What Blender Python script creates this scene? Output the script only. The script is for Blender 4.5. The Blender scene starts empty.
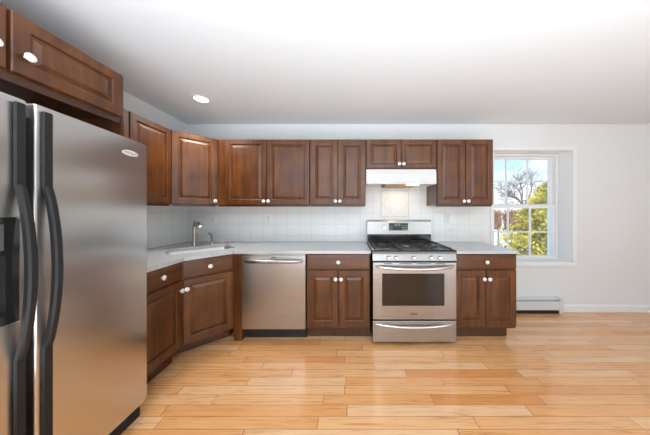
import bpy, bmesh, math, random
from mathutils import Vector, Matrix
from mathutils.geometry import tessellate_polygon
random.seed(7)
PI = math.pi
S = bpy.context.scene
COL = S.collection

# ------------------------------------------------------------------ camera
H = 1.324
cam = bpy.data.cameras.new('camera'); cam.sensor_width = 36; cam.sensor_fit = 'HORIZONTAL'
cam.lens = 212 / 650 * 36; cam.shift_x = -23 / 650; cam.shift_y = -7.5 / 650; cam.clip_start = .02
co = bpy.data.objects.new('camera', cam); co.location = (0, 0, H); co.rotation_euler = (PI / 2, 0, 0)
COL.objects.link(co); S.camera = co

# ------------------------------------------------------------------ sky, sun, area lights, exposure
def ramp(nt, fac, stops):
    r = nt.nodes.new('ShaderNodeValToRGB')
    while len(r.color_ramp.elements) < len(stops): r.color_ramp.elements.new(.5)
    for e, (p, c) in zip(r.color_ramp.elements, stops):
        e.position = p; e.color = (*c, 1)
    nt.links.new(fac, r.inputs[0]); return r.outputs[0]

w = bpy.data.worlds.new('sky'); S.world = w; w.use_nodes = True
nt = w.node_tree; bg = nt.nodes['Background']
tc = nt.nodes.new('ShaderNodeTexCoord'); sp = nt.nodes.new('ShaderNodeSeparateXYZ')
nt.links.new(tc.outputs['Generated'], sp.inputs[0])
base = ramp(nt, sp.outputs['Z'], [(0, (.86, .92, .96)), (.10, (.58, .78, .94)), (.35, (.28, .54, .86)), (1, (.10, .26, .62))])
mp = nt.nodes.new('ShaderNodeMapping'); mp.inputs['Scale'].default_value = (2, 2, 7); nt.links.new(tc.outputs['Generated'], mp.inputs[0])
nz = nt.nodes.new('ShaderNodeTexNoise'); nz.inputs['Scale'].default_value = 2.2; nz.inputs['Detail'].default_value = 6
nt.links.new(mp.outputs[0], nz.inputs['Vector'])
cf = ramp(nt, nz.outputs['Fac'], [(.42, (0, 0, 0)), (.62, (.85, .85, .85))])
mx = nt.nodes.new('ShaderNodeMix'); mx.data_type = 'RGBA'
nt.links.new(cf, mx.inputs[0]); nt.links.new(base, mx.inputs[6]); mx.inputs[7].default_value = (.93, .95, .98, 1)
nt.links.new(mx.outputs[2], bg.inputs[0]); bg.inputs[1].default_value = 1.05

sun = bpy.data.lights.new('sun', 'SUN'); sun.energy = 3.2; sun.angle = R = math.radians(1); sun.color = (1, .95, .86)
so = bpy.data.objects.new('sun', sun); so.rotation_euler = (math.radians(48), 0, math.radians(-32)); COL.objects.link(so)

def area(name, loc, rot, sx, sy, power, color=(1, 1, 1)):
    l = bpy.data.lights.new(name, 'AREA'); l.shape = 'RECTANGLE'; l.size = sx; l.size_y = sy; l.energy = power; l.color = color
    o = bpy.data.objects.new(name, l); o.location = loc; o.rotation_euler = rot; COL.objects.link(o); return o
# added unseen fill lights: a pair at invented rear openings, a pair facing up
area('rear_fill', (.1, -3.12, 1.35), (PI / 2, 0, 0), 1.7, 1.7, 11, (.82, .92, 1))
area('rear_fill', (3.6, -3.12, 1.35), (PI / 2, 0, 0), 1.7, 1.7, 11, (.82, .92, 1))
area('ceiling_fill', (.5, -1.05, .5), (PI, 0, 0), 3.4, 3.3, 98, (.77, .89, 1))
area('ceiling_fill', (-.3, -.75, 1.5), (PI, 0, 0), 2.6, 1.7, 48, (.77, .89, 1))

S.view_settings.view_transform = 'Standard'; S.view_settings.look = 'None'
S.view_settings.gamma = 1; S.view_settings.use_curve_mapping = False
S.view_settings.exposure = .54

# ------------------------------------------------------------------ materials
def new_mat(name):
    m = bpy.data.materials.new(name); m.use_nodes = True
    return m, m.node_tree, m.node_tree.nodes['Principled BSDF']
def plain(name, col, rough=.5, metal=0, spec=.5, bump=0, bscale=60, var=0, coat=0):
    m, nt, b = new_mat(name)
    b.inputs['Base Color'].default_value = (*col, 1); b.inputs['Roughness'].default_value = rough
    b.inputs['Metallic'].default_value = metal; b.inputs['Specular IOR Level'].default_value = spec
    b.inputs['Coat Weight'].default_value = coat; b.inputs['Coat Roughness'].default_value = .1
    tc = nt.nodes.new('ShaderNodeTexCoord'); n = nt.nodes.new('ShaderNodeTexNoise'); n.inputs['Scale'].default_value = bscale
    nt.links.new(tc.outputs['Object'], n.inputs['Vector'])
    if bump:
        bp = nt.nodes.new('ShaderNodeBump'); bp.inputs['Strength'].default_value = bump; bp.inputs['Distance'].default_value = .002
        nt.links.new(n.outputs['Fac'], bp.inputs['Height']); nt.links.new(bp.outputs[0], b.inputs['Normal'])
    v = var or .03
    o = ramp(nt, n.outputs['Fac'], [(.3, tuple(c * (1 - v) for c in col)), (.7, tuple(min(1, c * (1 + v)) for c in col))])
    nt.links.new(o, b.inputs['Base Color'])
    return m
def wood(name, a, c, d, scale=(26, 26, 2.2), rough=.33):
    m, nt, b = new_mat(name)
    tc = nt.nodes.new('ShaderNodeTexCoord'); mp = nt.nodes.new('ShaderNodeMapping'); mp.inputs['Scale'].default_value = scale
    oi = nt.nodes.new('ShaderNodeObjectInfo'); ml = nt.nodes.new('ShaderNodeMath'); ml.operation = 'MULTIPLY'; ml.inputs[1].default_value = 30
    nt.links.new(oi.outputs['Random'], ml.inputs[0])
    cb = nt.nodes.new('ShaderNodeCombineXYZ'); nt.links.new(ml.outputs[0], cb.inputs[0]); nt.links.new(ml.outputs[0], cb.inputs[2])
    nt.links.new(tc.outputs['Object'], mp.inputs[0]); nt.links.new(cb.outputs[0], mp.inputs['Location'])
    n = nt.nodes.new('ShaderNodeTexNoise'); n.inputs['Scale'].default_value = 1; n.inputs['Detail'].default_value = 5; n.inputs['Distortion'].default_value = .4
    nt.links.new(mp.outputs[0], n.inputs['Vector'])
    n2 = nt.nodes.new('ShaderNodeTexNoise'); n2.inputs['Scale'].default_value = 5; n2.inputs['Detail'].default_value = 3
    nt.links.new(tc.outputs['Object'], n2.inputs['Vector'])
    mm = nt.nodes.new('ShaderNodeMath'); mm.operation = 'MULTIPLY_ADD'; mm.inputs[1].default_value = .55; nt.links.new(n.outputs['Fac'], mm.inputs[0])
    m3 = nt.nodes.new('ShaderNodeMath'); m3.operation = 'MULTIPLY'; m3.inputs[1].default_value = .45; nt.links.new(n2.outputs['Fac'], m3.inputs[0]); nt.links.new(m3.outputs[0], mm.inputs[2])
    nt.links.new(ramp(nt, mm.outputs[0], [(.34, a), (.5, c), (.66, d)]), b.inputs['Base Color'])
    b.inputs['Roughness'].default_value = rough; b.inputs['Coat Weight'].default_value = .3; b.inputs['Coat Roughness'].default_value = .24; b.inputs['Specular IOR Level'].default_value = .5
    return m
W_A, W_C, W_D = (.052, .0145, .0028), (.106, .0315, .0056), (.175, .058, .0110)
WOOD = wood('stained_maple', W_A, W_C, W_D)
WOODH = wood('stained_maple_level_grain', W_A, W_C, W_D, (2.2, 26, 26))
WOODD = wood('stained_maple_dark_edge', (.035, .012, .006), (.055, .019, .009), (.075, .026, .012))
WOODT = wood('toe_kick_wood', (.05, .018, .006), (.08, .028, .009), (.11, .04, .013))
GROOVE = wood('dark_groove_wood', (.030, .010, .004), (.045, .015, .006), (.06, .02, .008))  # darker wood tone for the step around the raised panel
WOODIN = wood('raw_wood', (.20, .10, .045), (.27, .14, .065), (.34, .19, .09))
WALL = plain('wall_paint', (.785, .80, .80), .75, bump=.05, bscale=250, var=.006)
CEIL = plain('ceiling_paint', (.77, .805, .83), .85, bump=.05, bscale=250, var=.006)
TRIM = plain('white_trim_paint', (.86, .86, .85), .4, var=.005)
WHITE = plain('white_enamel', (.70, .70, .69), .3, var=.01)
KNOB = plain('white_ceramic', (.85, .83, .78), .18, coat=.5)
NICKEL = plain('brushed_nickel', (.42, .39, .35), .28, 1)
BLACK = plain('black_enamel', (.014, .014, .014), .10, coat=.8)
BLKPL = plain('black_plastic', (.02, .02, .021), .4)
IRON = plain('cast_iron', (.018, .018, .018), .55, bump=.4, bscale=300)
GREYPL = plain('charcoal_handle_plastic', (.016, .0155, .015), .5, spec=.3)
DARK = plain('shadow_gap_black', (.01, .01, .01), .7)
GLASSB = plain('oven_glass', (.022, .013, .008), .08, spec=.5, coat=.1)
PLATE = plain('ivory_wall_plate', (.83, .82, .79), .35)
ALU = plain('heater_fin_metal', (.35, .35, .35), .4, 1)

def steel(name, col, r0, r1, scale, bump=.06, tan=(0, 0, 1), an=.6):
    m, nt, b = new_mat(name)
    b.inputs['Base Color'].default_value = (*col, 1); b.inputs['Metallic'].default_value = 1
    tc = nt.nodes.new('ShaderNodeTexCoord'); mp = nt.nodes.new('ShaderNodeMapping'); mp.inputs['Scale'].default_value = scale
    nt.links.new(tc.outputs['Object'], mp.inputs[0])
    tv = nt.nodes.new('ShaderNodeCombineXYZ')
    for i_ in range(3): tv.inputs[i_].default_value = tan[i_]
    nt.links.new(tv.outputs[0], b.inputs['Tangent']); b.inputs['Anisotropic'].default_value = an
    n = nt.nodes.new('ShaderNodeTexNoise'); n.inputs['Scale'].default_value = 1; n.inputs['Detail'].default_value = 3; nt.links.new(mp.outputs[0], n.inputs['Vector'])
    mr = nt.nodes.new('ShaderNodeMapRange'); mr.inputs[3].default_value = r0; mr.inputs[4].default_value = r1
    nt.links.new(n.outputs['Fac'], mr.inputs[0]); nt.links.new(mr.outputs[0], b.inputs['Roughness'])
    bp = nt.nodes.new('ShaderNodeBump'); bp.inputs['Strength'].default_value = bump; bp.inputs['Distance'].default_value = .001
    nt.links.new(n.outputs['Fac'], bp.inputs['Height']); nt.links.new(bp.outputs[0], b.inputs['Normal'])
    return m
STEEL = steel('brushed_steel', (.43, .415, .40), .24, .34, (3, 3, 260), .015, (0, 0, 1), .35)
FSTEEL = steel('fridge_steel', (.63, .61, .59), .20, .27, (400, 400, 4), .05, (0, 1, 0), .85)
CHROME = plain('polished_steel', (.72, .71, .70), .16, 1)

def math_node(nt, op, a, b=None, c=None):
    n = nt.nodes.new('ShaderNodeMath'); n.operation = op
    for i, v in enumerate((a, b, c)):
        if v is None: continue
        if isinstance(v, (int, float)): n.inputs[i].default_value = v
        else: nt.links.new(v, n.inputs[i])
    return n.outputs[0]
def floor_mat():
    m, nt, b = new_mat('oak_strip_floor')
    tc = nt.nodes.new('ShaderNodeTexCoord'); s = nt.nodes.new('ShaderNodeSeparateXYZ'); nt.links.new(tc.outputs['Object'], s.inputs[0])
    ry = math_node(nt, 'DIVIDE', s.outputs[1], .080); row = math_node(nt, 'FLOOR', ry)
    wn = nt.nodes.new('ShaderNodeTexWhiteNoise'); wn.noise_dimensions = '1D'; nt.links.new(row, wn.inputs['W'])
    length = math_node(nt, 'MULTIPLY_ADD', wn.outputs['Value'], .55, .75)
    rx = math_node(nt, 'DIVIDE', math_node(nt, 'MULTIPLY_ADD', wn.outputs['Value'], 7.3, s.outputs[0]), length)
    colm = math_node(nt, 'FLOOR', rx)
    cb = nt.nodes.new('ShaderNodeCombineXYZ'); nt.links.new(row, cb.inputs[0]); nt.links.new(colm, cb.inputs[1])
    w2 = nt.nodes.new('ShaderNodeTexWhiteNoise'); w2.noise_dimensions = '2D'; nt.links.new(cb.outputs[0], w2.inputs['Vector'])
    board = ramp(nt, w2.outputs['Value'], [(0, (.74, .31, .10)), (.10, (.80, .39, .15)), (.5, (.83, .43, .18)), (.8, (.86, .485, .235)), (1, (.87, .55, .31))])
    # grain, shifted from board to board
    off = nt.nodes.new('ShaderNodeCombineXYZ'); nt.links.new(math_node(nt, 'MULTIPLY', w2.outputs['Value'], 37), off.inputs[0]); nt.links.new(math_node(nt, 'MULTIPLY', w2.outputs['Value'], 91), off.inputs[2])
    mp = nt.nodes.new('ShaderNodeMapping'); mp.inputs['Scale'].default_value = (3.0, 62, 1); nt.links.new(tc.outputs['Object'], mp.inputs[0]); nt.links.new(off.outputs[0], mp.inputs['Location'])
    n = nt.nodes.new('ShaderNodeTexNoise'); n.inputs['Scale'].default_value = 1; n.inputs['Detail'].default_value = 6; n.inputs['Distortion'].default_value = 1.2; n.inputs['Roughness'].default_value = .6
    nt.links.new(mp.outputs[0], n.inputs['Vector'])
    g = ramp(nt, n.outputs['Fac'], [(.34, (.72, .56, .42)), (.45, (.93, .89, .84)), (.62, (1.0, 1.0, 1.0))])
    mu = nt.nodes.new('ShaderNodeMix'); mu.data_type = 'RGBA'; mu.blend_type = 'MULTIPLY'; mu.inputs[0].default_value = .9
    nt.links.new(board, mu.inputs[6]); nt.links.new(g, mu.inputs[7])
    fy = math_node(nt, 'FRACT', ry); fx = math_node(nt, 'FRACT', rx)
    gy = math_node(nt, 'LESS_THAN', math_node(nt, 'MINIMUM', fy, math_node(nt, 'SUBTRACT', 1, fy)), .020)
    gx = math_node(nt, 'LESS_THAN', math_node(nt, 'MINIMUM', fx, math_node(nt, 'SUBTRACT', 1, fx)), .0022)
    gap = math_node(nt, 'MULTIPLY', math_node(nt, 'MAXIMUM', gy, gx), .70)
    m2 = nt.nodes.new('ShaderNodeMix'); m2.data_type = 'RGBA'; nt.links.new(gap, m2.inputs[0]); nt.links.new(mu.outputs[2], m2.inputs[6]); m2.inputs[7].default_value = (.19, .075, .025, 1)
    nt.links.new(m2.outputs[2], b.inputs['Base Color'])
    nt.links.new(math_node(nt, 'MULTIPLY_ADD', n.outputs['Fac'], .12, .13), b.inputs['Roughness'])
    b.inputs['Specular IOR Level'].default_value = .5; b.inputs['Coat Weight'].default_value = .5; b.inputs['Coat Roughness'].default_value = .07
    return m
FLOOR = floor_mat()

def tile_mat():
    # 15 cm glazed tiles; grout where world x (or y) and z hit the grid
    m, nt, b = new_mat('white_glazed_tile')
    tc = nt.nodes.new('ShaderNodeTexCoord'); s = nt.nodes.new('ShaderNodeSeparateXYZ'); nt.links.new(tc.outputs['Object'], s.inputs[0])
    ge = nt.nodes.new('ShaderNodeNewGeometry'); sn = nt.nodes.new('ShaderNodeSeparateXYZ'); nt.links.new(ge.outputs['Normal'], sn.inputs[0])
    isx = math_node(nt, 'GREATER_THAN', math_node(nt, 'ABSOLUTE', sn.outputs[0]), .5)
    h = math_node(nt, 'ADD', math_node(nt, 'MULTIPLY', s.outputs[0], math_node(nt, 'SUBTRACT', 1, isx)), math_node(nt, 'MULTIPLY', s.outputs[1], isx))
    def dist(v, off, size):
        f = math_node(nt, 'FRACT', math_node(nt, 'DIVIDE', math_node(nt, 'ADD', v, off), size))
        return math_node(nt, 'MULTIPLY', math_node(nt, 'MINIMUM', f, math_node(nt, 'SUBTRACT', 1, f)), size)
    d = math_node(nt, 'MINIMUM', dist(h, 0, .158), dist(s.outputs[2], -.989, .149))
    g = ramp(nt, d, [(.0012, (.60, .60, .585)), (.0030, (.83, .83, .81))])
    nt.links.new(g, b.inputs['Base Color'])
    r = ramp(nt, d, [(.001, (.7, .7, .7)), (.003, (.14, .14, .14))]); nt.links.new(r, b.inputs['Roughness'])
    bp = nt.nodes.new('ShaderNodeBump'); bp.inputs['Strength'].default_value = .35; bp.inputs['Distance'].default_value = .002
    nt.links.new(ramp(nt, d, [(.001, (0, 0, 0)), (.005, (1, 1, 1))]), bp.inputs['Height']); nt.links.new(bp.outputs[0], b.inputs['Normal'])
    return m
TILE = tile_mat()
def counter_mat():
    m, nt, b = new_mat('pale_grey_stone')
    tc = nt.nodes.new('ShaderNodeTexCoord'); n = nt.nodes.new('ShaderNodeTexNoise'); n.inputs['Scale'].default_value = 90; n.inputs['Detail'].default_value = 4
    nt.links.new(tc.outputs['Object'], n.inputs['Vector'])
    nt.links.new(ramp(nt, n.outputs['Fac'], [(.35, (.46, .47, .475)), (.5, (.52, .53, .535)), (.65, (.58, .59, .595))]), b.inputs['Base Color'])
    b.inputs['Roughness'].default_value = .16
    return m
STONE = counter_mat()
def pane_mat():
    m, nt, b = new_mat('window_glass'); out = nt.nodes['Material Output']
    t = nt.nodes.new('ShaderNodeBsdfTransparent'); t.inputs[0].default_value = (.97, .98, .98, 1)
    g = nt.nodes.new('ShaderNodeBsdfGlossy'); g.inputs['Roughness'].default_value = .02
    fr = nt.nodes.new('ShaderNodeFresnel'); fr.inputs['IOR'].default_value = 1.35
    mi = nt.nodes.new('ShaderNodeMixShader'); nt.links.new(fr.outputs[0], mi.inputs[0]); nt.links.new(t.outputs[0], mi.inputs[1]); nt.links.new(g.outputs[0], mi.inputs[2])
    nt.links.new(mi.outputs[0], out.inputs[0]); nt.nodes.remove(b); return m
PANE = pane_mat()
def glow(name, col, strength):
    m, nt, b = new_mat(name); b.inputs['Base Color'].default_value = (*col, 1)
    b.inputs['Emission Color'].default_value = (*col, 1); b.inputs['Emission Strength'].default_value = strength; return m
LAMP = glow('downlight_glow', (1, .97, .9), 4); HLAMP = glow('hood_lamp_glow', (1, .86, .62), 2.2)
DIGIT = glow('clock_display_glow', (.45, .75, .65), .35)
SNOW = plain('snow', (.85, .87, .90), .8, bump=.5, bscale=3)
BARK = plain('grey_bark', (.16, .13, .11), .9, var=.3, bscale=20)
TWIG = plain('brown_twig', (.34, .20, .12), .9, var=.4, bscale=9)
LEAF = plain('yellow_green_needles', (.52, .47, .10), .7, var=.5, bscale=3.5)

# ------------------------------------------------------------------ helpers
def obj(name, bm, mats, parent=None, smooth=False, loc=None):
    me = bpy.data.meshes.new(name)
    bmesh.ops.recalc_face_normals(bm, faces=bm.faces)
    bm.to_mesh(me); bm.free()
    for m in (mats if isinstance(mats, (list, tuple)) else [mats]): me.materials.append(m)
    if smooth:
        for p in me.polygons: p.use_smooth = True
        try: me.set_sharp_from_angle(angle=math.radians(35))
        except Exception: pass
    o = bpy.data.objects.new(name, me); COL.objects.link(o); o.parent = parent
    if loc: o.location = loc
    return o
def tag(o, label=None, cat=None, group=None, kind=None):
    if label: o['label'] = label
    if cat: o['category'] = cat
    if group: o['group'] = group
    if kind: o['kind'] = kind
    return o
def thing(name, label, cat, loc=(0, 0, 0), rz=0, group=None):
    o = bpy.data.objects.new(name, None); COL.objects.link(o); o.empty_display_size = .1
    o.location = loc; o.rotation_euler = (0, 0, rz); return tag(o, label, cat, group)
def box(bm, x0, y0, z0, x1, y1, z1, bev=0, mat=0, seg=1):
    r = bmesh.ops.create_cube(bm, size=1)
    vs = r['verts']
    for v in vs:
        v.co = Vector(((x0 + x1) / 2 + v.co.x * (x1 - x0), (y0 + y1) / 2 + v.co.y * (y1 - y0), (z0 + z1) / 2 + v.co.z * (z1 - z0)))
    fs = {f for v in vs for f in v.link_faces}
    for f in fs: f.material_index = mat
    if bev:
        es = {e for f in fs for e in f.edges}
        q = bmesh.ops.bevel(bm, geom=list(es), offset=bev, segments=seg, affect='EDGES', profile=.5)
        for f in q['faces']: f.material_index = mat
    return bm
def B(*a, **k):
    return box(bmesh.new(), *a, **k)
def tube(bm, pts, r, n=10, cap=True, mat=0):
    pts = [Vector(p) for p in pts]; rs = r if isinstance(r, (list, tuple)) else [r] * len(pts)
    rings = []; up = None
    for i, p in enumerate(pts):
        d = (pts[min(i + 1, len(pts) - 1)] - pts[max(i - 1, 0)]).normalized()
        if up is None:
            up = Vector((0, 0, 1)) if abs(d.z) < .9 else Vector((1, 0, 0))
        a = d.cross(up).normalized(); up = a.cross(d).normalized()
        rings.append([bm.verts.new(p + (a * math.cos(2 * PI * k / n) + up * math.sin(2 * PI * k / n)) * rs[i]) for k in range(n)])
    for i in range(len(rings) - 1):
        for k in range(n):
            f = bm.faces.new((rings[i][k], rings[i][(k + 1) % n], rings[i + 1][(k + 1) % n], rings[i + 1][k])); f.material_index = mat
    if cap:
        bm.faces.new(rings[0]).material_index = mat; bm.faces.new(rings[-1]).material_index = mat
    return bm
def lathe(bm, prof, origin=(0, 0, 0), axis='z', n=20, mat=0):
    """prof: (radius, distance along axis)"""
    o = Vector(origin)
    def P(r, h, a):
        c, s = r * math.cos(a), r * math.sin(a)
        return o + {'z': Vector((c, s, h)), '-y': Vector((c, -h, s)), 'x': Vector((h, c, s))}[axis]
    rings = []
    for r, h in prof:
        rings.append([bm.verts.new(P(max(r, 1e-5), h, 2 * PI * k / n)) for k in range(n)])
    for i in range(len(rings) - 1):
        for k in range(n):
            bm.faces.new((rings[i][k], rings[i][(k + 1) % n], rings[i + 1][(k + 1) % n], rings[i + 1][k])).material_index = mat
    bm.faces.new(rings[0]).material_index = mat; bm.faces.new(rings[-1]).material_index = mat
    return bm
def prism(bm, loops, z0, z1, mat=0, to3=None):
    """loops: outer outline then holes, in 2D; extruded along the third axis"""
    to3 = to3 or (lambda x, y, z: (x, y, z))
    fl = [p for lp in loops for p in lp]
    tris = tessellate_polygon([[Vector((p[0], p[1], 0)) for p in lp] for lp in loops])
    lo = [bm.verts.new(to3(p[0], p[1], z0)) for p in fl]; hi = [bm.verts.new(to3(p[0], p[1], z1)) for p in fl]
    for t in tris:
        for vs in (lo, hi):
            try: bm.faces.new([vs[i] for i in t]).material_index = mat
            except ValueError: pass
    k = 0
    for lp in loops:
        m = len(lp)
        for i in range(m):
            a, b = k + i, k + (i + 1) % m
            bm.faces.new((lo[a], lo[b], hi[b], hi[a])).material_index = mat
        k += m
    return bm
XZ = lambda a, b, y: (a, y, b)       # outline in x,z extruded along y
YZ = lambda a, b, x: (x, a, b)

def panel_front(w_, h_, t=.020, fr=.056, back=0.0):
    """raised-panel door or drawer front: centred on x, z from 0 to h, front at y=-t"""
    bm = bmesh.new()
    if fr > .03:
        steps = [(0, 0), (0, t - .004), (.004, t), (fr - .006, t), (fr, t - .003), (fr + .003, t - .010), (fr + .010, t - .010), (fr + .030, t - .001), (fr + .033, t)]
    else:
        steps = [(0, 0), (0, t - .005), (.003, t - .002), (.009, t)]
    mx_ = min(w_, h_) / 2 - .004
    rings = []
    for ins, d in steps:
        i = min(ins, mx_)
        rings.append([bm.verts.new((sx * (w_ / 2 - i), back - d, (h_ - i) if top else i)) for sx, top in ((-1, 0), (1, 0), (1, 1), (-1, 1))])
    bm.faces.new(rings[0])
    for j, (a, b) in enumerate(zip(rings, rings[1:])):
        for k in range(4):
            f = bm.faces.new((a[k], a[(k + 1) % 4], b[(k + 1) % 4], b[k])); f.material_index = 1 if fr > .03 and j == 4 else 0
    bm.faces.new(rings[-1])
    return bm
def knob(parent, x, z, t=.020):
    bm = bmesh.new()
    lathe(bm, [(.010, 0), (.009, .003), (.0055, .006), (.0055, .013)], (x, -t, z), '-y', 14, 1)
    lathe(bm, [(.006, .012), (.0145, .0145), (.0195, .019), (.0190, .024), (.013, .028), (0, .029)], (x, -t, z), '-y', 20, 0)
    return obj('knob', bm, [KNOB, NICKEL], parent, True)
def front(parent, name, x0, x1, z0, z1, kx=None, kz=None, fr=.056, mat=None):
    """a door or drawer front in the cabinet's own frame (front plane y=0)"""
    o = obj(name, panel_front(x1 - x0, z1 - z0, fr=fr), [mat or WOOD, GROOVE], parent, loc=((x0 + x1) / 2, -.0005, z0))
    if kx is not None: knob(o, kx - (x0 + x1) / 2, kz - z0)
    return o

D = 2.76; LW = -2.10; CEILZ = 2.44

# ------------------------------------------------------------------ the setting
def struct(name, bm, m, parent=None):
    o = obj(name, bm, m, parent)
    if parent is None: o['kind'] = 'structure'
    return o
struct('floor', B(-2.3, -3.4, -.1, 5.7, D + .02, 0), FLOOR)
struct('ceiling', B(-2.3, -3.4, CEILZ, 5.7, D + .3, CEILZ + .12), CEIL)
WX0, WX1, WZ0, WZ1 = 1.885, 2.93, .635, 2.11
bm = prism(bmesh.new(), [[(-2.3, -.1), (5.7, -.1), (5.7, CEILZ), (-2.3, CEILZ)], [(WX0, WZ0), (WX1, WZ0), (WX1, WZ1), (WX0, WZ1)]], D, D + .27, to3=XZ)
struct('wall_back', bm, WALL)
struct('wall_left', B(LW - .2, -3.4, -.1, LW, D, CEILZ), WALL)
struct('wall_right', prism(bmesh.new(), [[(-3.4, -.1), (D, -.1), (D, CEILZ), (-3.4, CEILZ)]], 5.45, 5.7, to3=YZ), WALL)
struct('wall_rear', prism(bmesh.new(), [[(-2.3, -.1), (5.7, -.1), (5.7, CEILZ), (-2.3, CEILZ)],
       [(-.8, .45), (1.0, .45), (1.0, 2.2), (-.8, 2.2)], [(2.7, .45), (4.5, .45), (4.5, 2.2), (2.7, 2.2)]], -3.4, -3.15, to3=XZ), WALL)
# baseboard right of the heater
bm = prism(bmesh.new(), [[(D, 0), (D - .014, 0), (D - .014, .075), (D - .008, .088), (D, .09)]], 2.752, 5.45, to3=YZ)
struct('baseboard_back', bm, TRIM)
# window casing on the wall and sill
bm = bmesh.new(); c = .042
for a in ((WX0 - .035, WZ0 - c, WX0, WZ1 + c), (WX1, WZ0 - c, WX1 + c, WZ1 + c)):
    box(bm, a[0], D - .012, a[1], a[2], D, a[3], .003)
box(bm, WX0 + .0005, D - .012, WZ1, WX1 - .0005, D, WZ1 + c, .003); box(bm, WX0 + .0005, D - .018, WZ0 - c, WX1 - .0005, D, WZ0, .003)
struct('trim_1', bm, TRIM)

# painted boards lining the window recess
bm = prism(bmesh.new(), [[(WX0 + .0004, WZ0 + .0004), (WX1 - .0004, WZ0 + .0004), (WX1 - .0004, WZ1 - .0004), (WX0 + .0004, WZ1 - .0004)], [(WX0 + .010, WZ0 + .010), (WX1 - .010, WZ0 + .010), (WX1 - .010, WZ1 - .010), (WX0 + .010, WZ1 - .010)]], D - .012, 2.9495, to3=XZ)
struct('trim_2', bm, TRIM)

# the window: frame, two sashes of six lights
win = bpy.data.objects.new('window_1', None); COL.objects.link(win); win['kind'] = 'structure'
win.location = (0, 0, 0)
FY = 2.95
bm = prism(bmesh.new(), [[(WX0, WZ0), (WX1, WZ0), (WX1, WZ1), (WX0, WZ1)], [(WX0 + .035, WZ0 + .02), (WX1 - .035, WZ0 + .02), (WX1 - .035, WZ1 - .035), (WX0 + .035, WZ1 - .035)]], FY, FY + .13, to3=XZ)
obj('window_frame', bm, TRIM, win)
def sash(name, y, x0, x1, z0, z1, rail_b, rail_t, stile):
    gx0, gx1, gz0, gz1 = x0 + stile, x1 - stile, z0 + rail_b, z1 - rail_t
    bm = prism(bmesh.new(), [[(x0, z0), (x1, z0), (x1, z1), (x0, z1)], [(gx0, gz0), (gx1, gz0), (gx1, gz1), (gx0, gz1)]], y, y + .035, to3=XZ)
    s = obj(name, bm, TRIM, win)
    bm = bmesh.new()
    for k in (1, 2):
        x = gx0 + (gx1 - gx0) * k / 3; box(bm, x - .008, y + .005, gz0, x + .008, y + .030, gz1, .002)
    z = (gz0 + gz1) / 2; box(bm, gx0, y + .0052, z - .008, gx1, y + .0298, z + .008, .002)
    obj('muntin', bm, TRIM, s)
    obj('pane', B(gx0 - .004, y + .015, gz0 - .004, gx1 + .004, y + .019, gz1 + .004), PANE, s)
    return s
MZ = 1.372
sash('upper_sash', FY + .06, WX0 + .035, WX1 - .035, MZ - .01, WZ1 - .035, .045, .030, .030)
lo = sash('lower_sash', FY + .02, WX0 + .035, WX1 - .035, WZ0 + .021, MZ + .022, .026, .045, .022)
obj('sash_lock', B(2.38, FY + .0, MZ + .0225, 2.44, FY + .03, MZ + .036, .004), TRIM, win)

# ------------------------------------------------------------------ backsplash
bs = thing('tile_backsplash', 'white glazed square tile backsplash on the back wall behind faucet and range', 'backsplash', (0, 0, 0))
bm = bmesh.new()
box(bm, LW + .007, D - .006, .9145, .2, D - .0005, 1.379); box(bm, .2, D - .006, .80, 1.02, D - .0005, 1.79); box(bm, 1.02, D - .006, .9145, 1.80, D - .0005, 1.379)
obj('tiles', bm, TILE, bs)
bl = tag(obj('tile_backsplash', B(LW + .0005, 1.45, .9145, LW + .0065, D - .0065, 1.379), TILE), 'white glazed tile backsplash on the left wall beside the refrigerator', 'backsplash')
# framed accent over the range
AX0, AX1, AZ0, AZ1 = .425, .79, 1.235, 1.575
CREAM = plain('cream_tile', (.83, .81, .76), .18); GROUT = plain('beige_pencil_liner', (.58, .55, .50), .5)
bm = prism(bmesh.new(), [[(AX0, AZ0), (AX1, AZ0), (AX1, AZ1), (AX0, AZ1)], [(AX0 + .007, AZ0 + .007), (AX1 - .007, AZ0 + .007), (AX1 - .007, AZ1 - .007), (AX0 + .007, AZ1 - .007)]], D - .0115, D - .006, to3=XZ)
acc = obj('accent_panel', bm, GROUT, bs)
bm = bmesh.new(); box(bm, AX0 + .007, D - .009, AZ0 + .007, AX1 - .007, D - .0062, AZ1 - .007)
obj('accent_tile', bm, CREAM, acc)
bm = bmesh.new(); cx, cz = (AX0 + AX1) / 2, (AZ0 + AZ1) / 2; hx, hz = (AX1 - AX0) / 2 - .008, (AZ1 - AZ0) / 2 - .008
for (p, q) in (((-hx, -hz * .0), (0, -hz)), ((0, -hz), (hx, 0)), ((hx, 0), (0, hz)), ((0, hz), (-hx, 0))):
    tube(bm, [(cx + p[0], D - .009, cz + p[1]), (cx + q[0], D - .009, cz + q[1])], .0016, 6)
obj('grout_line', bm, GROUT, acc)
# embossed motif tiles
def motif(x, z, rot=0, y=D - .006, plane='b'):
    bm = bmesh.new(); pts = []
    for k in range(15):
        a = 2 * PI * k / 14; r = .034 + .006 * math.sin(3 * a)
        pts.append((x + r * math.cos(a), y - .0005, z + r * math.sin(a)))
    tube(bm, pts, .0028, 6)
    tube(bm, [(x - .018, y - .0005, z - .02), (x, y - .0015, z), (x + .02, y - .0005, z + .022)], .003, 6)
    tube(bm, [(x, y - .0005, z), (x - .016, y - .0005, z + .016)], .003, 6)
    obj('embossed_motif', bm, plain('embossed_glaze', (.74, .74, .72), .2), bs, True)
for x, z in ((-1.343, 1.214), (-.711, 1.065), (1.343, 1.065), (-.079, 1.214)): motif(x, z)

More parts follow.
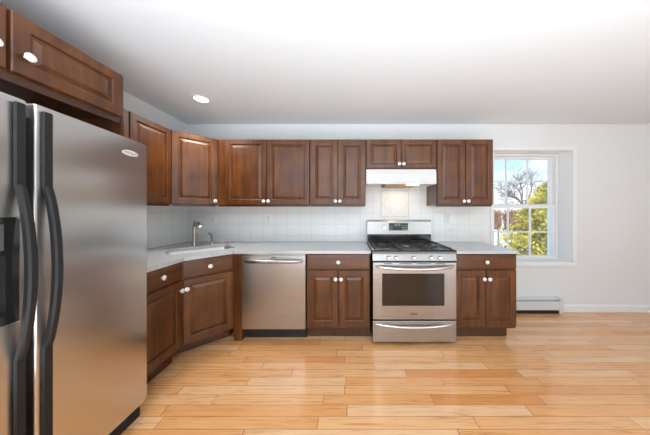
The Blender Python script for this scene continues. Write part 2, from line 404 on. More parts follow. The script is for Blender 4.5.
def outlet(x, z, label, switch=False):
    t = thing('wall_outlet' if not switch else 'light_switch', label, 'outlet' if not switch else 'switch', (x, D - .0062, z), 0, None)
    obj('cover_plate', B(-.036, -.006, -.058, .036, 0, .058, .003), PLATE, t)
    if switch:
        obj('rocker', B(-.016, -.009, -.033, .016, -.0055, .033, .002), WHITE, t)
    else:
        bm = bmesh.new()
        for s in (-1, 1):
            lathe(bm, [(.0165, .0055), (.0165, .0075), (.015, .008), (0, .008)], (0, 0, s * .02), '-y', 18)
            for k in (-1, 1): box(bm, k * .006 - .001, -.0088, s * .02 - .004, k * .006 + .001, -.0079, s * .02 + .005, mat=1)
        obj('socket', bm, [WHITE, DARK], t)
    return t
outlet(-1.745, 1.20, 'white switch plate on the corner tiles above the faucet sprayer', True)
outlet(-1.03, 1.21, 'white outlet plate on the tiles above the dishwasher')
outlet(1.29, 1.21, 'white outlet plate on the tiles right of the range')

# ------------------------------------------------------------------ base cabinets (local frame: x along the front, y=0 box front, +y to the wall)
BH = .883; TOE = .125
def base_body(parent, x0, x1, depth, toe_x1=None, open_top=False):
    bm = bmesh.new()
    box(bm, x0, 0, TOE, x1, depth, BH)
    box(bm, x0 + .001, .075, 0, (toe_x1 or x1) - .001, depth - .001, TOE - .0005, mat=1)
    return obj('body', bm, [WOOD, WOODT], parent)
def base_unit(name_label, cat, cx, y, rz, w_, depth, drawer_k, doors, toe_x1=None, g=None):
    t = thing('base_cabinet', name_label, 'cabinet', (cx, y, 0), rz, g)
    hw = w_ / 2
    base_body(t, -hw, hw, depth, toe_x1)
    front(t, 'drawer', -hw + .006, hw - .006, .726, .876, drawer_k, .802, fr=0, mat=WOODH)
    n = len(doors); dw = (w_ - .012 - (n - 1) * .006) / n
    for i, kx in enumerate(doors):
        a = -hw + .006 + i * (dw + .006)
        front(t, 'door', a, a + dw, .150, .714, a + (.024 if kx < 0 else dw - .024), .632, fr=.064)
    return t
base_unit('two-door base cabinet with one drawer between dishwasher and range', 'c', -.097, 2.15, 0, .640, .60, 0, (1, -1))
base_unit('two-door base cabinet with one drawer right of the range, under the window end', 'c', 1.388, 2.15, 0, .624, .60, 0, (1, -1), .312 - .035)
# cabinet against the left wall: front faces +x
LB = -1.455
base_unit('narrow base cabinet with one drawer and door beside the refrigerator', 'c', LB, (1.42 + 1.842) / 2, PI / 2, .422, .62, .0, (1,))
# diagonal sink cabinet
A = Vector((LB, 1.846)); Bp = Vector((-1.156, 2.15)); mid = (A + Bp) / 2; hw = (Bp - A).length / 2
t = thing('corner_sink_cabinet', 'diagonal corner base cabinet under the sink with drawer front and one door', 'cabinet', (mid.x, mid.y, 0), PI / 4)
inv = Matrix.Rotation(-PI / 4, 2)
def loc2(p): v = inv @ (Vector(p) - mid); return (v.x, v.y)
outer = [loc2(p) for p in ((LB + .0, 1.846), (-1.156, 2.15), (-1.156, D - .004), (LW + .004, D - .004), (LW + .004, 1.846))]
hole = [(-.36, .02), (.36, .02), (.40, .42), (.30, .60), (-.30, .60), (-.40, .42)]
bm = prism(bmesh.new(), [outer, hole], TOE + .02, BH); prism(bm, [outer], TOE, TOE + .0195)
tb = [loc2(p) for p in ((-1.5955, 1.8465), (-1.5955, 1.926), (-1.246, 2.2255), (-1.246, D - .01), (LW + .01, D - .01), (LW + .01, 1.8465))]
prism(bm, [tb], 0, TOE - .0005, 1)
obj('body', bm, [WOOD, WOODT], t)
front(t, 'drawer', -hw + .012, hw - .012, .726, .876, .0, .802, fr=0, mat=WOODH)
front(t, 'door', -hw + .012, hw - .012, .150, .714, -hw + .038, .632)
# end panel / filler left of the dishwasher
bm = bmesh.new(); box(bm, -1.1545, 2.145, 0, -1.072, 2.155, BH, .001); box(bm, -1.092, 2.155, 0, -1.072, D - .005, BH); box(bm, -1.1545, 2.155, 0, -1.093, 2.22, BH)
tag(obj('cabinet_end_panel', bm, WOOD), 'dark wood filler post and end panel on the floor left of the dishwasher', 'panel')

# ------------------------------------------------------------------ counters
def counter(name, loops, label):
    bm = prism(bmesh.new(), loops, .8835, .9135)
    bmesh.ops.remove_doubles(bm, verts=bm.verts, dist=1e-5)
    return tag(obj(name, bm, STONE), label, 'worktop')
U = Vector((1, 1)) / math.sqrt(2); N = Vector((-1, 1)) / math.sqrt(2)   # along the diagonal front, into the corner
SC = mid + N * .34
def rect(c, hx, hy, r=.05, n=4):
    pts = []
    for sx, sy, a0 in ((1, 1, 0), (-1, 1, 90), (-1, -1, 180), (1, -1, 270)):
        for k in range(n + 1):
            a = math.radians(a0 + 90 * k / n)
            px = sx * (hx - r) + r * math.cos(a); py = sy * (hy - r) + r * math.sin(a)
            v = c + U * px + N * py; pts.append((v.x, v.y))
    return pts
ov = .040
ce = [(LW + .0005, 1.42), (LB + ov, 1.42), (LB + ov, 1.846 - ov * .41), (-1.166 + ov * .41, 2.15 - ov + .02), (.232, 2.15 - ov + .02), (.232, D - .0005), (LW + .0005, D - .0005)]
SHX, SHY = .29, .185
counter('countertop', [ce, rect(SC, SHX, SHY)], 'pale grey stone worktop wrapping the corner from refrigerator to range')
counter('countertop', [[(1.068, 2.125), (1.708, 2.125), (1.708, D - .0005), (1.068, D - .0005)]], 'short pale grey stone worktop right of the range, by the window')

# sink
sk = thing('corner_sink', 'undermount steel sink set in the corner of the worktop', 'sink', (SC.x, SC.y, .883), PI / 4)
bm = bmesh.new()
def rr(hx, hy, z, r=.05, n=4):
    out = []
    for sx, sy, a0 in ((1, 1, 0), (-1, 1, 90), (-1, -1, 180), (1, -1, 270)):
        for k in range(n + 1):
            a = math.radians(a0 + 90 * k / n)
            out.append(bm.verts.new((sx * (hx - r) + r * math.cos(a), sy * (hy - r) + r * math.sin(a), z)))
    return out
rings = [rr(SHX + .02, SHY + .02, -.0005, .06), rr(SHX + .001, SHY + .001, -.0005), rr(SHX - .004, SHY - .004, -.012), rr(SHX - .012, SHY - .012, -.16), rr(SHX - .03, SHY - .03, -.175, .05), rr(.03, .03, -.18, .029)]
for a, b in zip(rings, rings[1:]):
    for k in range(len(a)): bm.faces.new((a[k], a[(k + 1) % len(a)], b[(k + 1) % len(a)], b[k]))
bm.faces.new(rings[-1])
obj('basin', bm, plain('satin_sink_steel', (.52, .52, .52), .34, 1), sk, True)
obj('drain', lathe(bmesh.new(), [(.04, -.178), (.04, -.174), (.03, -.173), (.028, -.176), (0, -.176)], n=18), CHROME, sk, True)
# faucet
FB = mid + N * .615 - U * .02
fc = thing('kitchen_faucet', 'brushed nickel single-handle faucet standing behind the corner sink', 'faucet', (FB.x, FB.y, .9137), PI / 4)
bm = bmesh.new()
lathe(bm, [(.030, 0), (.030, .006), (.024, .012), (.0195, .020), (.0175, .10), (.0185, .19), (.020, .205), (.016, .215), (0, .217)], n=20)
obj('column', bm, NICKEL, fc, True)
pts = [(0, 0, .20)] + [(.004 * k / 12 + 0.02 * math.sin(PI * k / 24), -.105 * (1 - math.cos(PI * k / 12 * .80)) * .95, .205 + .060 * math.sin(PI * k / 12 * .86)) for k in range(1, 13)]
obj('spout', tube(bmesh.new(), pts, [.015] * 7 + [.0145] * 3 + [.017, .018, .017], 14), NICKEL, fc, True)
hd = obj('handle', tube(bmesh.new(), [(0, .004, .214), (0, .008, .232), (.0, -.002, .262), (.0, -.02, .290)], [.017, .016, .009, .007], 12), NICKEL, fc, True)
obj('support_post', tube(bmesh.new(), [(.036, 0, .0), (.036, 0, .13), (.024, -.004, .155), (.012, 0, .165)], [.0085, .008, .008, .006], 12), NICKEL, fc, True)
SB = mid + N * .60 + U * .15
sy_ = thing('side_sprayer', 'short brushed nickel side sprayer standing right of the faucet', 'sprayer', (SB.x, SB.y, .9137), PI / 4)
obj('base_ring', lathe(bmesh.new(), [(.027, 0), (.027, .006), (.020, .014), (.016, .03), (0, .031)], n=18), NICKEL, sy_, True)
obj('spray_head', tube(bmesh.new(), [(0, 0, .028), (0, 0, .075), (-.004, -.006, .105), (-.016, -.018, .130), (-.038, -.034, .136)], [.011, .012, .015, .017, .013], 14), NICKEL, sy_, True)

# ------------------------------------------------------------------ wall cabinets
UB, UT = 1.38, 2.138
def upper(label, x0, x1, y, rz, z0, z1, door_edges, knobs, depth=.305, kz=.045, rail=True, fr=.056, stile_l=0, stile_r=0, cxy=None):
    t = thing('wall_cabinet', label, 'cabinet', (cxy[0], cxy[1], z0) if cxy else ((x0 + x1) / 2, y, z0), rz)
    w_ = x1 - x0; hh = z1 - z0
    bm = bmesh.new(); box(bm, -w_ / 2, 0, 0, w_ / 2, depth, hh)
    obj('body', bm, WOOD, t)
    if rail: obj('light_rail', B(-w_ / 2 + .004, .004, -.016, w_ / 2 - .004, .024, -.0003, .002), WOODD, t)
    c0 = (x0 + x1) / 2
    for (a, b), k in zip(door_edges, knobs):
        kx = None if k is None else (a + .022 if k < 0 else b - .022) - c0
        front(t, 'door', a - c0, b - c0, .010, hh - .004, kx, kz, fr=fr)
    return t
UY = 2.45
upper('two-door wall cabinet above the dishwasher, right of the diagonal corner cabinet', -1.5025, -.4415, UY, 0, UB, UT, [(-1.405, -.937), (-.930, -.4445)], [1, -1])
upper('narrow two-door wall cabinet left of the range hood', -.4385, .2035, UY, 0, UB, UT, [(-.4355, -.121), (-.115, .200)], [1, -1], fr=.062)
upper('short two-door wall cabinet above the white range hood', .2065, 1.0165, UY, 0, 1.795, UT, [(.212, .607), (.613, 1.012)], [1, -1], rail=False, kz=.055, fr=.05)
upper('tall two-door wall cabinet between the range hood and the window', 1.0195, 1.668, UY, 0, UB, UT, [(1.0235, 1.345), (1.351, 1.664)], [1, -1], fr=.058)
# diagonal corner wall cabinet
A2 = Vector((-1.805, 2.15)); B2 = Vector((-1.505, UY)); m2 = (A2 + B2) / 2; hw2 = (B2 - A2).length / 2
t = thing('corner_wall_cabinet', 'diagonal corner wall cabinet with one door above the sink', 'cabinet', (m2.x, m2.y, UB), PI / 4)
def loc3(p): v = inv @ (Vector(p) - m2); return (v.x, v.y)
obj('body', prism(bmesh.new(), [[loc3(p) for p in (A2, B2, (-1.5045, D - .004), (LW + .004, D - .004), (LW + .004, 2.1485))]], 0, UT - UB), WOOD, t)
obj('light_rail', B(-hw2 + .02, .004, -.016, hw2 - .02, .024, -.0003, .002), WOODD, t)
o = front(t, 'door', -hw2 + .010, hw2 - .010, .010, UT - UB - .004, hw2 - .034, .045)
# two on the left wall (front faces +x)
def left_upper(label, y0, y1, knobs):
    c0 = (y0 + y1) / 2
    return upper(label, y0, y1, 0, PI / 2, UB, UT, [(y0 + .004, y1 - .004)], knobs, cxy=(-1.805, c0), depth=.290)
left_upper('single-door wall cabinet on the left wall next to the diagonal corner cabinet', 1.735, 2.147, [None])
left_upper('single-door wall cabinet on the left wall, mostly hidden above the refrigerator', 1.41, 1.732, [None])
# deep cabinet over the refrigerator
FZ0, FZ1 = 1.922, 2.204
t = thing('refrigerator_cabinet', 'deep two-door cabinet mounted above the refrigerator near the ceiling', 'cabinet', (-1.49, 0, FZ0), PI / 2)
bm = bmesh.new(); box(bm, .42, 0, .0, 1.405, .6, FZ1 - FZ0)
obj('body', bm, WOOD, t)
obj('face_rail', B(.42, -.002, -.035, 1.385, .02, -.0005, .002), WOODD, t)
front(t, 'door', .926, 1.383, .010, FZ1 - FZ0 - .002, .968, .098, fr=.060)
front(t, 'door', .43, .914, .010, FZ1 - FZ0 - .002, .872, .098, fr=.060)
tag(obj('refrigerator_side_panel', B(-2.09, 1.388, 0, -1.485, 1.405, FZ0 - .001), WOOD), 'tall wood side panel on the floor between refrigerator and base cabinet', 'panel')

# ------------------------------------------------------------------ dishwasher
t = thing('dishwasher', 'stainless steel dishwasher under the worktop with curved bar handle', 'dishwasher', (-.745, 2.15, 0))
hw = .3205
obj('tub_body', B(-hw, .0, .10, hw, .57, .882), BLKPL, t)
dd = obj('door', B(-hw + .002, -.028, .128, hw - .002, -.0005, .862, .006, seg=2), STEEL, t)
obj('control_strip', B(-hw + .004, -.020, .8625, hw - .004, -.0005, .880, .002), STEEL, t)
obj('vent', B(-.022, -.0295, .846, .022, -.0282, .856), BLKPL, dd)
pts = [(-.287 + .574 * k / 16, -.028 - .040 * math.sin(PI * min(1, max(0, k / 16)) ) ** .5 if 0 < k < 16 else -.026, .812 + .004 * math.sin(PI * k / 16)) for k in range(17)]
bm = tube(bmesh.new(), pts, [.014] + [.019] * 15 + [.014], 14)
obj('handle', bm, STEEL, dd, True)
obj('toe_kick', B(-hw + .002, .055, .0, hw - .002, .075, .127), BLKPL, t)

# ------------------------------------------------------------------ gas range
RX = .650; RW = .409
t = thing('gas_range', 'freestanding stainless steel gas range with black cooktop and warming drawer', 'range', (RX, 2.10, 0))
obj('body', B(-RW + .004, .0, .035, RW - .004, .64, .898), BLKPL, t)
for sx in (-1, 1):
    for y in (.06, .58): obj('leg', lathe(bmesh.new(), [(.018, 0), (.018, .01), (.012, .014), (.012, .036)], (sx * (RW - .05), y, 0), n=12), BLKPL, t)
bm = prism(bmesh.new(), [[(-.012, .822), (-.034, .829), (-.016, .897), (.0, .897), (0, .822)]], -RW, RW, to3=YZ)
cp = obj('control_panel', bm, STEEL, t)
for x in (-.255, -.183, -.012, .158, .243):
    bm = bmesh.new(); o3 = (x, -.026, .860)
    lathe(bm, [(.021, 0), (.021, .004), (.0165, .008), (.0155, .026), (.013, .030), (0, .0305)], o3, '-y', 18)
    box(bm, x - .004, -.064, .846, x + .004, -.050, .874, .002)
    obj('burner_knob', bm, CHROME, cp, True)
bm = bmesh.new()
prism(bm, [[(-.036, .898), (-.036, .914), (-.028, .926), (-.010, .932), (.0, .924), (.56, .924), (.56, .898)]], -RW - .002, RW + .002, to3=YZ)
box(bm, -RW - .002, -.03, .9242, -RW + .02, .56, .934, .004); box(bm, RW - .02, -.03, .9242, RW + .002, .56, .934, .004)
obj('cooktop', bm, BLACK, t)
obj('burner_pan', B(-RW + .021, -.008, .9243, RW - .021, .555, .9262, .0005), plain('dark_satin_deck', (.16, .15, .14), .22, .85), t)
# burners and three cast-iron grates
for x, y, r in ((-.255, .13, .050), (-.255, .41, .038), (.255, .13, .038), (.255, .41, .050), (0, .27, .042)):
    bo = obj('burner', lathe(bmesh.new(), [(r * 1.25, .9263), (r * 1.2, .930), (r, .930), (r, .934), (0, .934)], (x, y, 0), n=22), NICKEL, t, True)
    obj('burner_cap', lathe(bmesh.new(), [(r * .9, .9342), (r * .92, .938), (r * .8, .942), (0, .943)], (x, y, 0), n=22), IRON, bo, True)
for gx0, gx1 in ((-.382, -.130), (-.124, .124), (.130, .382)):
    bm = bmesh.new(); z0, z1 = .9395, .9475; y0, y1 = .015, .530; q = .005
    for x in (gx0, gx1 - 2 * q): box(bm, x, y0, z0, x + 2 * q, y1, z1, .003)
    for y in (y0, (y0 + y1) / 2 - q, y1 - 2 * q): box(bm, gx0 + .0141, y, z0, gx1 - .0141, y + 2 * q, z1, .003)
    cxm = (gx0 + gx1) / 2
    for cy in ((.13, .41) if abs(cxm) > .1 else (.27,)):
        for a in range(4):
            an = PI / 4 + a * PI / 2 if abs(cxm) > .1 else PI / 4 + a * PI / 2
            tube(bm, [(cxm + .030 * math.cos(an), cy + .030 * math.sin(an), .944), (cxm + .100 * math.cos(an), cy + .100 * math.sin(an), .944)], .004, 6)
    for x in (gx0 + q, gx1 - q):
        for y in (y0 + q, y1 - q): box(bm, x - q, y - q, .9345 if abs(x) > .375 else .9263, x + q, y + q, z0, 0)
    obj('grate', bm, IRON, t)
# backguard
bm = prism(bmesh.new(), [[(.565, .899), (.565, 1.02), (.60, 1.0205), (.645, 1.0205), (.645, .899)]], -RW + .004, RW - .016, to3=YZ)
bgd = obj('backguard', bm, BLACK, t)
bm = prism(bmesh.new(), [[(.553, 1.022), (.562, 1.180), (.572, 1.190), (.648, 1.190), (.648, 1.022)]], -RW + .002, RW - .014, to3=YZ)
bp_ = obj('control_console', bm, STEEL, t)
dp = obj('display', B(-.138, .5505, 1.068, .100, .560, 1.160, .002), BLKPL, bp_)
bm = bmesh.new()
for k in range(4):
    x = -.070 + k * .020
    box(bm, x, .5495, 1.126, x + .011, .5504, 1.129); box(bm, x, .5495, 1.146, x + .011, .5504, 1.149); box(bm, x + .0095, .5493, 1.129, x + .011, .5502, 1.146)
obj('clock_digits', bm, DIGIT, dp)
for x0_, n_, st in ((-.130, 2, .022), (.024, 4, .018)):
    bm = bmesh.new()
    for r_ in range(3):
        for k in range(n_): box(bm, x0_ + k * st, .5495, 1.080 + r_ * .022, x0_ + .011 + k * st, .5504, 1.083 + r_ * .022)
    obj('key_legend', bm, DIGIT, dp)
obj('timer_dial', lathe(bmesh.new(), [(.024, -.560), (.024, -.552), (.018, -.540), (0, -.539)], (-.194, 0, 1.112), '-y', 20), CHROME, bp_, True)
# oven door
od = obj('oven_door', B(-RW + .002, -.036, .256, RW - .002, -.0005, .812, .005, seg=2), STEEL, t)
obj('window', B(-.318, -.0405, .392, .288, -.0362, .705, .002), GLASSB, od)
pts = []
for k in range(21):
    u = k / 20; pts.append((-.375 + .75 * u, -.030 - .062 * math.sin(PI * u) ** .35 if 0 < k < 20 else -.034, .775 - .016 * math.sin(PI * u)))
obj('handle', tube(bmesh.new(), pts, [.012] + [.0150] * 19 + [.012], 14), CHROME, od, True)
bm = bmesh.new()
for k in range(5): box(bm, -.042 + k * .014, -.0375, .306, -.031 + k * .014, -.0362, .318)
obj('badge', bm, plain('dark_bronze_badge', (.08, .045, .025), .4), od)
for a, b in ((-.30, -.22), (-.15, -.03), (.02, .16), (.20, .30)): obj('vent_slot', B(a, -.0368, .798, b, -.0362, .804), DARK, od)
dr = obj('warming_drawer', B(-RW + .002, -.036, .036, RW - .002, -.0005, .243, .005, seg=2), STEEL, t)
pts = [(-.375 + .75 * k / 20, -.033 - .030 * math.sin(PI * k / 20) ** .5, .212 - .022 * math.sin(PI * k / 20)) for k in range(21)]
obj('handle', tube(bmesh.new(), pts, [.008] + [.0125] * 19 + [.008], 12), CHROME, dr, True)

# ------------------------------------------------------------------ range hood
t = thing('range_hood', 'white under-cabinet range hood above the gas range, lamp lit', 'hood', (.6115, 2.43, 1.612))
hw = .402
bm = prism(bmesh.new(), [[(-hw, -.0), (hw, 0), (hw, .32), (-hw, .32)], [(-hw + .015, .012), (hw - .015, .012), (hw - .015, .31), (-hw + .015, .31)]], .010, .060)
prism(bm, [[(0.0, .0601), (0, .120), (.012, .180), (.32, .180), (.32, .0601)]], -hw, hw, to3=YZ)
box(bm, -hw, -.008, .008, hw, .0005, .030, .003); 
obj('shell', bm, WHITE, t)
obj('grease_filter', B(-.18, .06, -.008, .18, .29, .0595, .003), plain('tan_filter_mesh', (.42, .27, .15), .45, .3, bump=.9, bscale=400, var=.3), t)
obj('lamp_lens', B(.07, .014, -.004, .21, .045, .059, .004), HLAMP, t)
obj('control_switch', B(.15, -.012, .012, .24, -.0082, .024, .001), PLATE, t)
hl = bpy.data.lights.new('hood_lamp', 'AREA'); hl.shape = 'RECTANGLE'; hl.size = .12; hl.size_y = .05; hl.energy = .25; hl.color = (1, .78, .5)
ho = bpy.data.objects.new('hood_lamp', hl); ho.location = (.63, 2.60, 1.600); COL.objects.link(ho)

# ------------------------------------------------------------------ refrigerator (front faces +x; world coordinates, root at its base)
t = thing('refrigerator', 'side-by-side stainless steel refrigerator with charcoal handles and ice dispenser', 'refrigerator', (-1.70, .92, 0))
def RB(name, bm, m, parent, smooth=False):
    bmesh.ops.translate(bm, verts=bm.verts, vec=(1.70, -.92, 0)); return obj(name, bm, m, parent, smooth)
RB('body', B(-2.08, .47, .03, -1.40, 1.378, 1.728, .004), plain('grey_fridge_case', (.11, .11, .115), .5), t)
RB('hinge_cover', B(-1.44, 1.30, 1.7285, -1.36, 1.365, 1.762, .006), GREYPL, t)
def slab(y0, y1, z0, za, zb, xf=-1.306, xb=-1.395, r=.008):
    """door slab, rounded along both upright edges, top rising from zb (far, y1) to za (near, y0)"""
    bm = bmesh.new(); prof = [(xb, y0)]
    for k in range(6):
        a = PI / 2 * k / 5; prof.append((xf - r + r * math.sin(a), y0 + r - r * math.cos(a)))
    for k in range(6):
        a = PI / 2 * k / 5; prof.append((xf - r + r * math.cos(a), y1 - r + r * math.sin(a)))
    prof.append((xb, y1))
    zt = lambda y: za + (zb - za) * (y - y0) / (y1 - y0)
    lo_ = [bm.verts.new((x, y, z0)) for x, y in prof]; hi_ = [bm.verts.new((x, y, zt(y))) for x, y in prof]
    n = len(prof)
    for i in range(n): bm.faces.new((lo_[i], lo_[(i + 1) % n], hi_[(i + 1) % n], hi_[i]))
    bm.faces.new(lo_); bm.faces.new(hi_)
    return bm
fd = RB('fresh_food_door', slab(.884, 1.381, .098, 1.768, 1.744), FSTEEL, t, True)
# freezer door with a pocket for the dispenser: built from slabs around it
DZ0, DZ1, DY1 = .885, 1.292, .842
bm = bmesh.new(); xb, xf = -1.395, -1.31
prism(bm, [[(.47, .098), (.8645, .098), (.8645, 1.769), (.47, 1.79)], [(.52, DZ0), (DY1, DZ0), (DY1, DZ1), (.52, DZ1)]], xb, xf, to3=YZ)
zd = RB('freezer_door', bm, FSTEEL, t)
mod = zd.modifiers.new('bevel', 'BEVEL'); mod.width = .006; mod.segments = 3; mod.limit_method = 'ANGLE'
# dispenser
bm = prism(bmesh.new(), [[(.521, DZ0 + .001), (DY1 - .001, DZ0 + .001), (DY1 - .001, DZ1 - .001), (.521, DZ1 - .001)], [(.55, .92), (DY1 - .035, .92), (DY1 - .035, 1.15), (.55, 1.15)]], -1.345, -1.304, to3=YZ)
ds = RB('dispenser', bm, BLACK, zd)
RB('dispenser_recess', B(-1.3935, .53, .90, -1.346, DY1 - .02, 1.16), BLKPL, ds)
RB('control_pad', B(-1.3038, .56, 1.17, -1.300, DY1 - .04, 1.27, .002), plain('grey_dispenser_panel', (.07, .07, .075), .35), ds)
bm = B(-1.3447, .70, 1.04, -1.325, .745, 1.13, .004)
RB('ice_lever', bm, GREYPL, ds)
bm = bmesh.new()
for k in range(3):
    box(bm, -1.2998, .80 - .028 * k - .009 - .02, 1.205, -1.2994, .80 - .028 * k - .02, 1.214)
RB('button', bm, plain('pale_button_print', (.6, .6, .6), .4), ds)
# handles: flat full-height strips with a bowed grip
def handle(door, y0, y1, ztop, yc):
    bm = bmesh.new()
    box(bm, -1.3058, y0, .105, -1.293, y1, .742, .004); box(bm, -1.3058, y0, 1.418, -1.293, y1, ztop, .004)
    prof = []
    n = 22; z0, z1 = .735, 1.425
    ring = []
    for k in range(n + 1):
        u = k / n; z = z0 + (z1 - z0) * u; off = .046 * math.sin(PI * u) ** .75 if 0 < k < n else 0
        hw_ = .0125 + .0010 * math.sin(PI * u); th = .010 + .001 * math.sin(PI * u)
        xc = -1.296 + off
        ring.append([bm.verts.new((xc - th + .001, yc - hw_, z)), bm.verts.new((xc + th * .55, yc - hw_, z)), bm.verts.new((xc + th, yc - hw_ * .5, z)), bm.verts.new((xc + th, yc + hw_ * .5, z)), bm.verts.new((xc + th * .55, yc + hw_, z)), bm.verts.new((xc - th + .001, yc + hw_, z))])
    for a, b in zip(ring, ring[1:]):
        for k in range(6): bm.faces.new((a[k], a[(k + 1) % 6], b[(k + 1) % 6], b[k]))
    bm.faces.new(ring[0]); bm.faces.new(ring[-1])
    return RB('handle', bm, GREYPL, door, True)
handle(fd, .900, .932, 1.745, .914)
handle(zd, .824, .854, 1.75, .838)
# oval badge with its word
bm = bmesh.new(); cy, cz_ = 1.272, 1.676 - .012
rings = []
for s_, x in ((1, -1.3058), (1, -1.3032), (.82, -1.3025), (0.8, -1.3032)):
    rings.append([bm.verts.new((x, cy + .046 * s_ * math.cos(2 * PI * k / 32), cz_ + .017 * (s_ if s_ == 1 else s_ * .86) * math.sin(2 * PI * k / 32))) for k in range(32)])
for a, b in zip(rings, rings[1:]):
    for k in range(32): bm.faces.new((a[k], a[(k + 1) % 32], b[(k + 1) % 32], b[k]))
bm.faces.new(rings[-1]); bm.faces.new(rings[0])
bd = RB('badge', bm, plain('bright_badge', (.85, .84, .82), .3, .4), fd, True)
cu = bpy.data.curves.new('badge_word', 'FONT'); cu.body = 'Whirlpool'; cu.size = .019; cu.extrude = .0002; cu.align_x = 'CENTER'; cu.align_y = 'CENTER'
tmp = bpy.data.objects.new('tmp', cu); COL.objects.link(tmp)
dg = bpy.context.evaluated_depsgraph_get(); me = bpy.data.meshes.new_from_object(tmp.evaluated_get(dg)); bpy.data.objects.remove(tmp)
me.transform(Matrix.Translation((-1.3026 + 1.70, cy - .92, cz_)) @ Matrix(((0, 0, 1, 0), (1, 0, 0, 0), (0, 1, 0, 0), (0, 0, 0, 1))))
me.materials.clear(); me.materials.append(plain('grey_badge_print', (.25, .25, .27), .5))
wo = bpy.data.objects.new('badge_word', me); COL.objects.link(wo); wo.parent = bd
# toe grille
bm = bmesh.new(); box(bm, -1.40, .475, .0, -1.338, 1.366, .094, .003)
for k in range(4): box(bm, -1.3378, .49, .018 + k * .018, -1.333, 1.35, .026 + k * .018, .001)
RB('toe_grille', bm, BLKPL, t)

# ------------------------------------------------------------------ baseboard heater, ceiling light
t = thing('baseboard_heater', 'white metal baseboard heater on the floor under the window', 'heater', (2.23, D - .0005, 0))
hx0, hx1 = -.50, .465
bm = prism(bmesh.new(), [[(0, .035), (0, .200), (-.050, .192), (-.056, .186), (-.056, .172), (-.052, .172), (-.050, .186), (-.006, .190), (-.006, .035)]], hx0, hx1, to3=YZ)
obj('back_panel', bm, WHITE, t)
bm = prism(bmesh.new(), [[(-.060, .048), (-.060, .150), (-.052, .158), (-.048, .155), (-.056, .148), (-.056, .048)]], hx0, hx1, to3=YZ)
obj('front_cover', bm, WHITE, t)
bm = bmesh.new()
for k in range(70): box(bm, hx0 + .01 + k * .0148, -.046, .06, hx0 + .0115 + k * .0148, -.010, .135)
obj('fins', bm, ALU, t)
obj('floor_gap_shade', B(hx0, -.052, .0, hx1, -.004, .034), DARK, t)  # black box stands in for the shade under the heater cover
obj('end_cap', B(hx1 + .0003, -.064, .0, hx1 + .055, -.001, .204, .004), WHITE, t)

t = thing('recessed_light', 'round lit downlight recessed in the white ceiling', 'ceiling light', (-1.475, 2.13, CEILZ))
obj('trim_ring', lathe(bmesh.new(), [(.062, -.0005), (.064, -.006), (.088, -.004), (.093, -.0005)], n=32), TRIM, t, True)
obj('lens', lathe(bmesh.new(), [(.0615, -.0008), (.0615, -.0035), (0, -.0045)], n=32), LAMP, t, True)

dl = bpy.data.lights.new('downlight', 'SPOT'); dl.energy = 55; dl.spot_size = math.radians(150); dl.spot_blend = 1; dl.shadow_soft_size = .2; dl.color = (1, .95, .88)
do = bpy.data.objects.new('downlight', dl); do.location = (-1.46, 2.13, CEILZ - .02); COL.objects.link(do)

# ------------------------------------------------------------------ outside
struct('snow_field', B(-20, 3.2, -1.0, 70, 60, -.6), SNOW)
def tree(name, x, y, h_, spread, label, group=None, seed=1, mat=BARK, depth=6):
    rnd = random.Random(seed); t = thing(name, label, 'tree', (x, y, -.6), 0, group); bm = bmesh.new()
    def grow(p, d, L, r, k):
        e = p + d * L; m = p + d * L * .5 + Vector((rnd.uniform(-1, 1), rnd.uniform(-1, 1), rnd.uniform(-.5, .5))) * L * .06
        tube(bm, [p, m, e], [r, r * .85, r * .7], 5 if k > 2 else 4, False)
        if k == 0: return
        for i in range(3 if k > 2 else 2):
            az = rnd.uniform(0, 2 * PI); tilt = rnd.uniform(.25, .75) * spread
            ax = d.orthogonal().normalized(); ax.rotate(Matrix.Rotation(az, 3, d)); nd = (d + ax * math.tan(tilt)).normalized()
            nd = (nd + Vector((0, 0, .12))).normalized()
            grow(e if i else m.lerp(e, .7), nd, L * rnd.uniform(.62, .82), r * .62, k - 1)
    grow(Vector((0, 0, 0)), Vector((0, 0, 1)), h_ * .30, h_ * .022, depth)
    obj('branches', bm, mat, t); return t
tree('bare_tree', 13.1, 15.5, 5.8, 1.35, 'large bare deciduous tree outside behind the upper window sash', seed=4, depth=7)
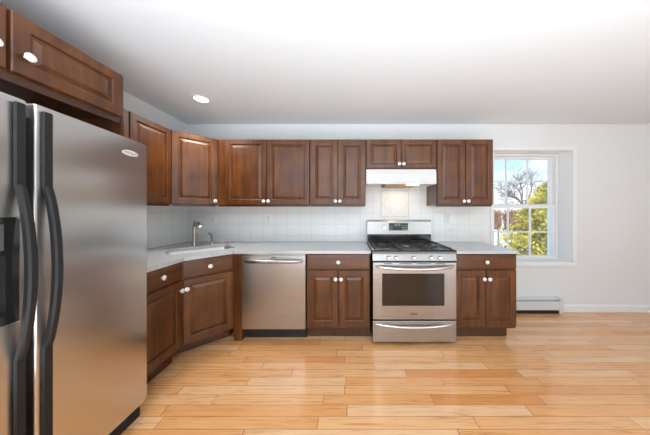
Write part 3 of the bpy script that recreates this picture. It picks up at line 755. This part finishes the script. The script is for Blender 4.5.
# brown hedge of bare bushes, low at the edge of the snow
for i in range(11):
    rnd = random.Random(40 + i); x = 13.2 + i * 1.53; y = 21 + (i % 2) * .5
    bm = bmesh.new()
    for k in range(520):
        a = rnd.uniform(0, 2 * PI); r = rnd.uniform(0, .62); b0 = Vector((r * math.cos(a), r * math.sin(a), 0))
        q = Vector((max(-.74, min(.74, rnd.gauss(0, .5))), max(-.6, min(.6, rnd.gauss(0, .3))), rnd.uniform(.9, 2.0)))
        mm = b0.lerp(q, .5) + Vector((rnd.gauss(0, .08), rnd.gauss(0, .08), .1))
        tube(bm, [b0, mm, q], [.034, .028, .016], 3, False)
    o = obj('bare_bush', bm, TWIG); o.location = (x, y, -.6)
    tag(o, 'leafless brown bush in the hedge row beyond the snow', 'bush', 'bare brown bushes beyond the snow')
# evergreen
t = thing('evergreen_tree', 'dense yellow-green evergreen close outside the right side of the window', 'tree', (7.2, 7.2, -.6))
rnd = random.Random(9); bm = bmesh.new()
clumps = []
for k in range(330):
    z = rnd.uniform(.1, 2.75); R_ = 2.0 * (1 - z / 2.98) ** .85 + .05; a = rnd.uniform(0, 2 * PI); r = R_ * rnd.uniform(.45, 1)
    clumps.append((Vector((r * math.cos(a), r * math.sin(a), z)), rnd.uniform(.16, .32)))
for c, s in clumps:
    for k in range(95):
        d = Vector((rnd.gauss(0, 1), rnd.gauss(0, 1), rnd.gauss(0, 1) + .3)).normalized(); p = c + d * s * rnd.uniform(.5, 1)
        L = rnd.uniform(.07, .13); wv = d.cross(Vector((rnd.gauss(0, 1), rnd.gauss(0, 1), rnd.gauss(0, 1)))).normalized() * .024
        e = p + (d + Vector((0, 0, .35))).normalized() * L
        v = [bm.verts.new(q) for q in (p - wv * .5, p + wv * .5, (p + e) / 2 + wv, e, (p + e) / 2 - wv)]
        bm.faces.new((v[0], v[1], v[2], v[3], v[4]))
obj('foliage', bm, LEAF, t)
obj('trunk', tube(bmesh.new(), [(0, 0, 0), (.02, 0, 1.2), (0, 0, 2.4)], [.09, .06, .02], 8), BARK, t)
# slender posts of a low rail outside the lower sash
for k, x in enumerate((2.27,)):
    o = obj('rail_post', B(-.010, -.010, 0, .010, .010, 1.62, .002), plain('grey_metal', (.45, .46, .47), .4), None, loc=(x + .0, 3.2, -.6))
    tag(o, 'thin grey rail post standing in the snow just outside the window', 'post')
